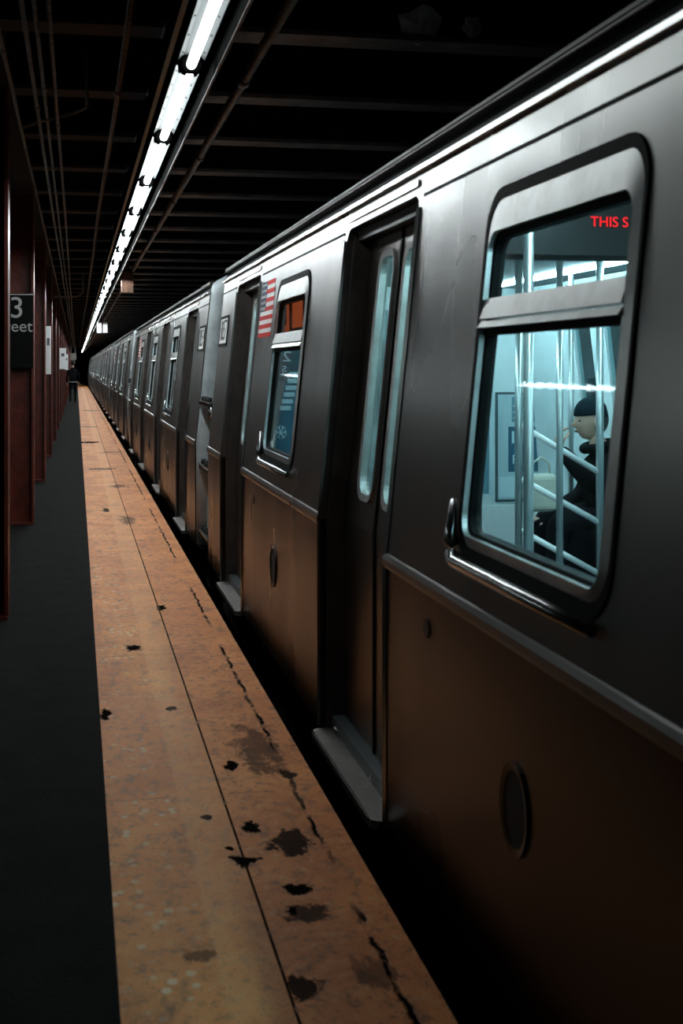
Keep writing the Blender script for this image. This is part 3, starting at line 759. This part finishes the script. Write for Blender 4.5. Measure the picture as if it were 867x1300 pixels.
# glazed advertisement screen beside the door behind the flag window
ys = L(8.2)
ad = flat('door_screen', 1.14, 1.56, .80, 1.74, 'poster_blue', ys, .012)
yq = ys - .0125
flat('top_band', 1.15, 1.50, 1.50, 1.72, 'indark', yq, .002, ad)
b = MB(); b.plate([(1.15, yq - .002, .86), (1.195, yq - .002, .86), (1.30, yq - .002, 1.49), (1.15, yq - .002, 1.49)], [(1.15, yq, .86), (1.195, yq, .86), (1.30, yq, 1.49), (1.15, yq, 1.49)]); b.build('grey_field', 'pipe', ad)
text('mirrored_number', '2', .095, 'paper', (1.315, yq - .004, 1.645), (1, 0, 0), (0, 0, 1), ad, .001, True, ax=1.3)
text('mirrored_letter', 's', .085, 'paper', (1.295, yq - .004, 1.575), (1, 0, 0), (0, 0, 1), ad, .001, True, ax=1.2)
for z in (1.685, 1.655, 1.60, 1.57): flat('print_line', 1.17, 1.265, z, z + .010, 'poster_line', yq - .002, .001, ad)
for k in range(6):
    x = 1.365 - .012 * k; flat('light_bar', x - .035, x + .035, 1.52 - .043 * k, 1.548 - .043 * k, 'poster_line', yq - .002, .001, ad)
b = MB()
for k in range(6):
    a = k * math.pi / 3; x2, z2 = 1.275 + .034 * math.cos(a), 1.165 + .042 * math.sin(a)
    b.tube([(1.275, yq - .004, 1.165), (x2, yq - .004, z2)], .0035, 6)
    for s_ in (-1, 1): b.tube([(1.275 + .024 * math.cos(a), yq - .004, 1.165 + .03 * math.sin(a)), (1.275 + .036 * math.cos(a + s_ * .35), yq - .004, 1.165 + .044 * math.sin(a + s_ * .35))], .003, 6)
b.build('snowflake', 'poster_line', ad)
b = MB(); b.box(1.15, 1.55, ys - .03, ys - .013, .80, .93); b.build('pale_foot', 'paper', ad)
b = MB(); b.tube([(1.47, ys - .05, .5), (1.47, ys - .05, 1.8)], .014, 8); ap = b.build('screen_post', 'pole', ad)
for k in range(8):
    b = MB(); b.sphere((1.47, ys - .05, 1.40 - .062 * k), (.03, .012, .009)); b.build('highlight_bead', 'paper', ap)  # white beads stand in for the glints along the post

# ------------------------------------------------------------------ people
def skin_mesh(verts, edges, root, sub=2):
    """verts: list of (co, radius or (rx, ry)). returns evaluated mesh"""
    me = bpy.data.meshes.new('tmp'); me.from_pydata([v[0] for v in verts], edges, [])
    o = bpy.data.objects.new('tmp', me); COL.objects.link(o)
    md = o.modifiers.new('s', 'SKIN'); md.use_smooth_shade = True; md.branch_smoothing = .5
    for k, v in enumerate(verts):
        r = v[1]; me.skin_vertices[0].data[k].radius = r if isinstance(r, tuple) else (r, r)
        me.skin_vertices[0].data[k].use_root = (k == root)
    if sub:
        s_ = o.modifiers.new('u', 'SUBSURF'); s_.levels = sub; s_.render_levels = sub
    bpy.context.view_layer.update()
    res = bpy.data.meshes.new_from_object(o.evaluated_get(bpy.context.evaluated_depsgraph_get()))
    bpy.data.objects.remove(o); bpy.data.meshes.remove(me)
    return res
def head_into(bm, centre, yaw, pitch=0, s=1.0, mats=(0, 1, 2)):
    """a head facing local +Y: skull, jaw, nose, brows, ears, eyes, lips"""
    mt = Matrix.Translation(Vector(centre)) @ Matrix.Rotation(yaw, 4, 'Z') @ Matrix.Rotation(pitch, 4, 'X') @ Matrix.Scale(s, 4)
    q = bmesh.ops.create_uvsphere(bm, u_segments=32, v_segments=24, radius=1)
    for v in q['verts']:
        x, y, z = v.co; px, py, pz = x * .076, y * .096, z * .118
        if z < 0:
            t = -z; px *= 1 - .38 * t; py = py * (1 - .12 * t) + (.022 * t if y > 0 else .012 * t)
        if y > .2:
            f = (y - .2) / .8
            nose = math.exp(-((x / .16) ** 2)) * max(0, 1 - abs((z + .12) / .26)) * f; py += .034 * nose * (1.25 if z < -.1 else .8)
            py += .010 * f * math.exp(-((z - .16) / .1) ** 2) * math.exp(-(x / .55) ** 4)
            for ex in (-.42, .42): py -= .012 * f * math.exp(-(((x - ex) / .2) ** 2 + ((z - .02) / .11) ** 2))
            py += .010 * f * math.exp(-((x / .3) ** 2 + ((z + .50) / .12) ** 2))
            py += .014 * f * math.exp(-((x / .3) ** 2 + ((z + .86) / .16) ** 2))
        v.co = mt @ Vector((px, py, pz))
        for fc in v.link_faces: fc.smooth = True; fc.material_index = mats[0]
    for s_ in (-1, 1):
        for c, r, mi in (((s_ * .077, -.004, -.012), (.010, .020, .032), mats[0]), ((s_ * .031, .082, .006), (.012, .009, .007), mats[1])):
            q = bmesh.ops.create_uvsphere(bm, u_segments=12, v_segments=8, radius=1)
            for v in q['verts']:
                v.co = mt @ Vector((c[0] + v.co.x * r[0], c[1] + v.co.y * r[1], c[2] + v.co.z * r[2]))
                for fc in v.link_faces: fc.material_index = mi; fc.smooth = True
    q = bmesh.ops.create_uvsphere(bm, u_segments=12, v_segments=8, radius=1)
    for v in q['verts']:
        v.co = mt @ Vector((v.co.x * .024, .101 + v.co.y * .008, -.059 + v.co.z * .008))
        for fc in v.link_faces: fc.material_index = mats[2]; fc.smooth = True
    return mt
def hand_into(bm, wrist, fwd, palm_n, curl=.5, s=1.0, side=1, mi=0):
    """palm plus four bent fingers and a thumb; palm_n points out of the palm"""
    f = Vector(fwd).normalized(); n = Vector(palm_n); n = (n - f * n.dot(f)).normalized(); t = f.cross(n) * side
    W = Vector(wrist)
    vs = [(W, .026 * s), (W + f * .045 * s, (.036 * s, .018 * s)), (W + f * .085 * s, (.038 * s, .016 * s))]
    me = skin_mesh(vs, [(0, 1), (1, 2)], 0, 2); k0 = len(bm.verts)
    def add(me):
        a = len(bm.faces); bm.from_mesh(me); bm.faces.ensure_lookup_table()
        for k in range(a, len(bm.faces)): bm.faces[k].material_index = mi; bm.faces[k].smooth = True
        bpy.data.meshes.remove(me)
    add(me)
    for k, ln in enumerate((.072, .082, .076, .060)):
        o = W + f * .075 * s + t * (-.028 + .0187 * k) * s
        pts = [o]; ang = 0.15
        for j, q in enumerate((.30, .42, .30, .24)):
            d = f * math.cos(ang) + n * math.sin(ang); pts.append(pts[-1] + d * ln * q * s); ang += curl * (.9 if j else .6)
        add(skin_mesh([(p, .0095 * s - .0008 * j * s) for j, p in enumerate(pts)], [(j, j + 1) for j in range(4)], 0, 1))
    o = W + f * .03 * s - t * .024 * s
    pts = [o, o + (f * .5 - t * .75 + n * .3).normalized() * .035 * s]; pts.append(pts[-1] + (f * .85 - t * .2 + n * .5).normalized() * .032 * s); pts.append(pts[-1] + (f * .8 + t * .2 + n * .6).normalized() * .024 * s)
    add(skin_mesh([(p, .0115 * s - .001 * j * s) for j, p in enumerate(pts)], [(0, 1), (1, 2), (2, 3)], 0, 1))
def person_mesh(name, verts, edges, root, region, head, hands, mats, parent=None):
    me = skin_mesh(verts, edges, root, 2)
    bm = bmesh.new(); bm.from_mesh(me); bpy.data.meshes.remove(me)
    for fc in bm.faces: fc.smooth = True; fc.material_index = region(fc.calc_center_median())
    mt = head_into(bm, *head)
    for h in hands: hand_into(bm, **h)
    me = bpy.data.meshes.new(name); bm.to_mesh(me); bm.free()
    for q in mats: me.materials.append(M[q])
    o = bpy.data.objects.new(name, me); COL.objects.link(o)
    if parent: o.parent = parent
    return o, mt

# the seated passenger: faces the aisle (-X), seen through the near window
pp = empty('person', (3.46, 7.98, .48)); tag(pp, 'seated passenger in dark coat and knit hat behind the near train window, hand at mouth', 'person')
V = [((-.04, 0, .12), (.22, .23)), ((-.08, 0, .30), (.21, .20)), ((-.11, 0, .46), (.21, .16)), ((-.11, 0, .55), (.10, .095)), ((-.125, 0, .61), .055), ((-.15, 0, .67), .05),
     # left arm (towards the camera side, -Y): raised to the mouth
     ((-.08, -.16, .505), .075), ((-.20, -.22, .31), .09), ((-.35, -.12, .49), .06), ((-.41, -.06, .58), .036),
     # right arm: forearm on the lap
     ((-.08, .16, .505), .075), ((-.12, .24, .24), .075), ((-.36, .16, .15), .055), ((-.42, .13, .12), .034),
     # legs
     ((-.02, -.10, .09), .12), ((-.46, -.13, .11), .095), ((-.45, -.13, -.30), .055), ((-.55, -.14, -.39), (.045, .035)),
     ((-.02, .10, .09), .12), ((-.46, .13, .11), .095), ((-.48, .13, -.30), .055), ((-.58, .14, -.39), (.045, .035))]
Ed = [(0, 1), (1, 2), (2, 3), (3, 4), (4, 5), (2, 6), (6, 7), (7, 8), (8, 9), (2, 10), (10, 11), (11, 12), (12, 13), (0, 14), (14, 15), (15, 16), (16, 17), (0, 18), (18, 19), (19, 20), (20, 21)]
def reg(c):
    if c.z > .585 and c.x > -.26: return 0
    if c.z < -.30: return 5
    if c.z < .19 and (c.x < -.14) and not (c.y > .12 and c.z > .10 and c.x < -.30 and c.y < .2 and False): return 4
    return 3
bp, mt = person_mesh('body', V, Ed, 0, reg, ((-.175, 0, .755), R(90), R(-6), 1.06),
    [dict(wrist=(-.41, -.06, .58), fwd=(.10, .35, .75), palm_n=(.9, .1, -.2), curl=.6, side=1), dict(wrist=(-.42, .13, .12), fwd=(-1, -.15, -.1), palm_n=(0, .1, -1), curl=.35, side=-1)],
    ['skin', 'eye', 'lip_skin', 'cloth', 'denim', 'shoe'], pp)
# knit hat
b = MB(); q = bmesh.ops.create_uvsphere(b.bm, u_segments=28, v_segments=18, radius=1)
dele = []
for v in q['verts']:
    if v.co.z < -.02: dele.append(v)
bmesh.ops.delete(b.bm, geom=dele, context='VERTS')
for v in b.bm.verts: v.co = mt @ Vector((v.co.x * .086, -.006 + v.co.y * .108, .035 + v.co.z * .108 - (.022 if v.co.y < 0 and v.co.z < .3 else 0)))
for fc in b.bm.faces: fc.smooth = True
hat = b.build('knit_hat', 'hat', pp); sd = hat.modifiers.new('t', 'SOLIDIFY'); sd.thickness = .008
b = MB(); b.sphere(mt @ Vector((0, -.035, .0)), (.085, .080, .105), 18, 12); b.build('hair', 'hair', pp)
b = MB(); b.box(-.40, .10, -.24, .22, -.30, .10, .10, 3)
for v in b.bm.verts: v.co.x += -.10 * max(0, (.10 - v.co.z))
for fc in b.bm.faces: fc.smooth = True
b.build('coat_skirt', 'cloth', pp)
# coat collar
b = MB(); b.tube([(-.10 + .095 * math.cos(a) - .02, .095 * math.sin(a), .585 + .02 * math.cos(a)) for a in [k * 2 * math.pi / 20 for k in range(21)]], .032, 10); b.build('coat_collar', 'cloth', pp)
# pale bag held on the knees
bg = empty('carried_bag', (2.90, 7.86, .66)); tag(bg, 'pale cream bag on the knees of the seated passenger', 'bag')
b = MB(); b.box(-.10, .10, -.045, .045, 0, .24, .035, 3); bb = b.build('bag_body', 'bag', bg)
b = MB(); b.tube([(-.06, 0, .23), (-.055, 0, .31), (0, 0, .345), (.055, 0, .31), (.06, 0, .23)], .008, 8); b.build('bag_handle', 'bag', bg)

# the walker far down the platform, seen from behind
pw = empty('person', (-.145, 57.5, 0)); tag(pw, 'person in dark jacket walking away far down the platform', 'person')
V = [((0, 0, .98), (.165, .12)), ((0, .01, 1.20), (.16, .11)), ((0, .02, 1.42), (.20, .12)), ((0, .03, 1.53), (.075, .07)), ((0, .04, 1.60), .052), ((0, .05, 1.66), .05),
     ((-.19, .02, 1.43), .07), ((-.25, -.03, 1.15), .055), ((-.25, .06, .90), .04), ((.19, .02, 1.43), .07), ((.25, .05, 1.15), .055), ((.24, .14, .92), .04),
     ((-.10, 0, .92), .095), ((-.11, .10, .52), .065), ((-.11, -.16, .16), .045), ((-.11, -.12, .07), .04), ((.10, 0, .92), .095), ((.10, .12, .50), .065), ((.10, .08, .09), .045), ((.10, .22, .04), (.04, .035))]
Ed = [(0, 1), (1, 2), (2, 3), (3, 4), (4, 5), (2, 6), (6, 7), (7, 8), (2, 9), (9, 10), (10, 11), (0, 12), (12, 13), (13, 14), (14, 15), (0, 16), (16, 17), (17, 18), (18, 19)]
def reg2(c):
    if c.z > 1.56: return 0
    if c.z < .12: return 5
    if c.z < .90 and abs(c.x) < .2: return 4
    return 3
bp2, mt2 = person_mesh('body', V, Ed, 0, reg2, ((0, .055, 1.74), 0, 0, 1.0),
    [dict(wrist=(-.25, .06, .90), fwd=(0, .25, -1), palm_n=(1, 0, 0), curl=.35, side=1), dict(wrist=(.24, .14, .92), fwd=(0, .3, -1), palm_n=(-1, 0, 0), curl=.35, side=-1)],
    ['skin', 'eye', 'lip_skin', 'cloth', 'denim', 'shoe'], pw)
b = MB(); b.sphere((0, .035, 1.765), (.088, .104, .112), 20, 14); b.build('hair', 'hair', pw)
b = MB(); b.tube([(.19 * math.cos(a), .005 + .155 * math.sin(a), .93) for a in [k * 2 * math.pi / 24 for k in range(25)]], .022, 8); b.build('jacket_hem', 'grey_hem', pw)

# ------------------------------------------------------------------ world, camera, view
w = bpy.data.worlds.new('world'); sc.world = w; w.use_nodes = True
w.node_tree.nodes['Background'].inputs[0].default_value = (0, 0, 0, 1); w.node_tree.nodes['Background'].inputs[1].default_value = 0
cam = bpy.data.cameras.new('camera'); co = bpy.data.objects.new('camera', cam); COL.objects.link(co)
F = 1650.0
cam.sensor_fit = 'VERTICAL'; cam.sensor_height = 36; cam.sensor_width = 24; cam.lens = F / 1300 * 36
cam.shift_y = -(650 - 466) / 1300; cam.clip_start = .05; cam.clip_end = 400
psi = math.atan((433.5 - 97) / F)
co.location = (0, 0, H); co.rotation_euler = (R(90), 0, -psi)
cam.dof.use_dof = True; cam.dof.focus_distance = 14; cam.dof.aperture_fstop = cam.lens / 8
sc.camera = co
vs = sc.view_settings; sc.display_settings.display_device = 'sRGB'
vs.view_transform = 'Standard'; vs.look = 'None'; vs.exposure = 0.0; vs.gamma = 1.0
try: vs.use_curve_mapping = False
except Exception: pass
sc.cycles.max_bounces = 8; sc.cycles.transparent_max_bounces = 24; sc.cycles.diffuse_bounces = 4; sc.cycles.glossy_bounces = 4
sc.cycles.sample_clamp_indirect = 6
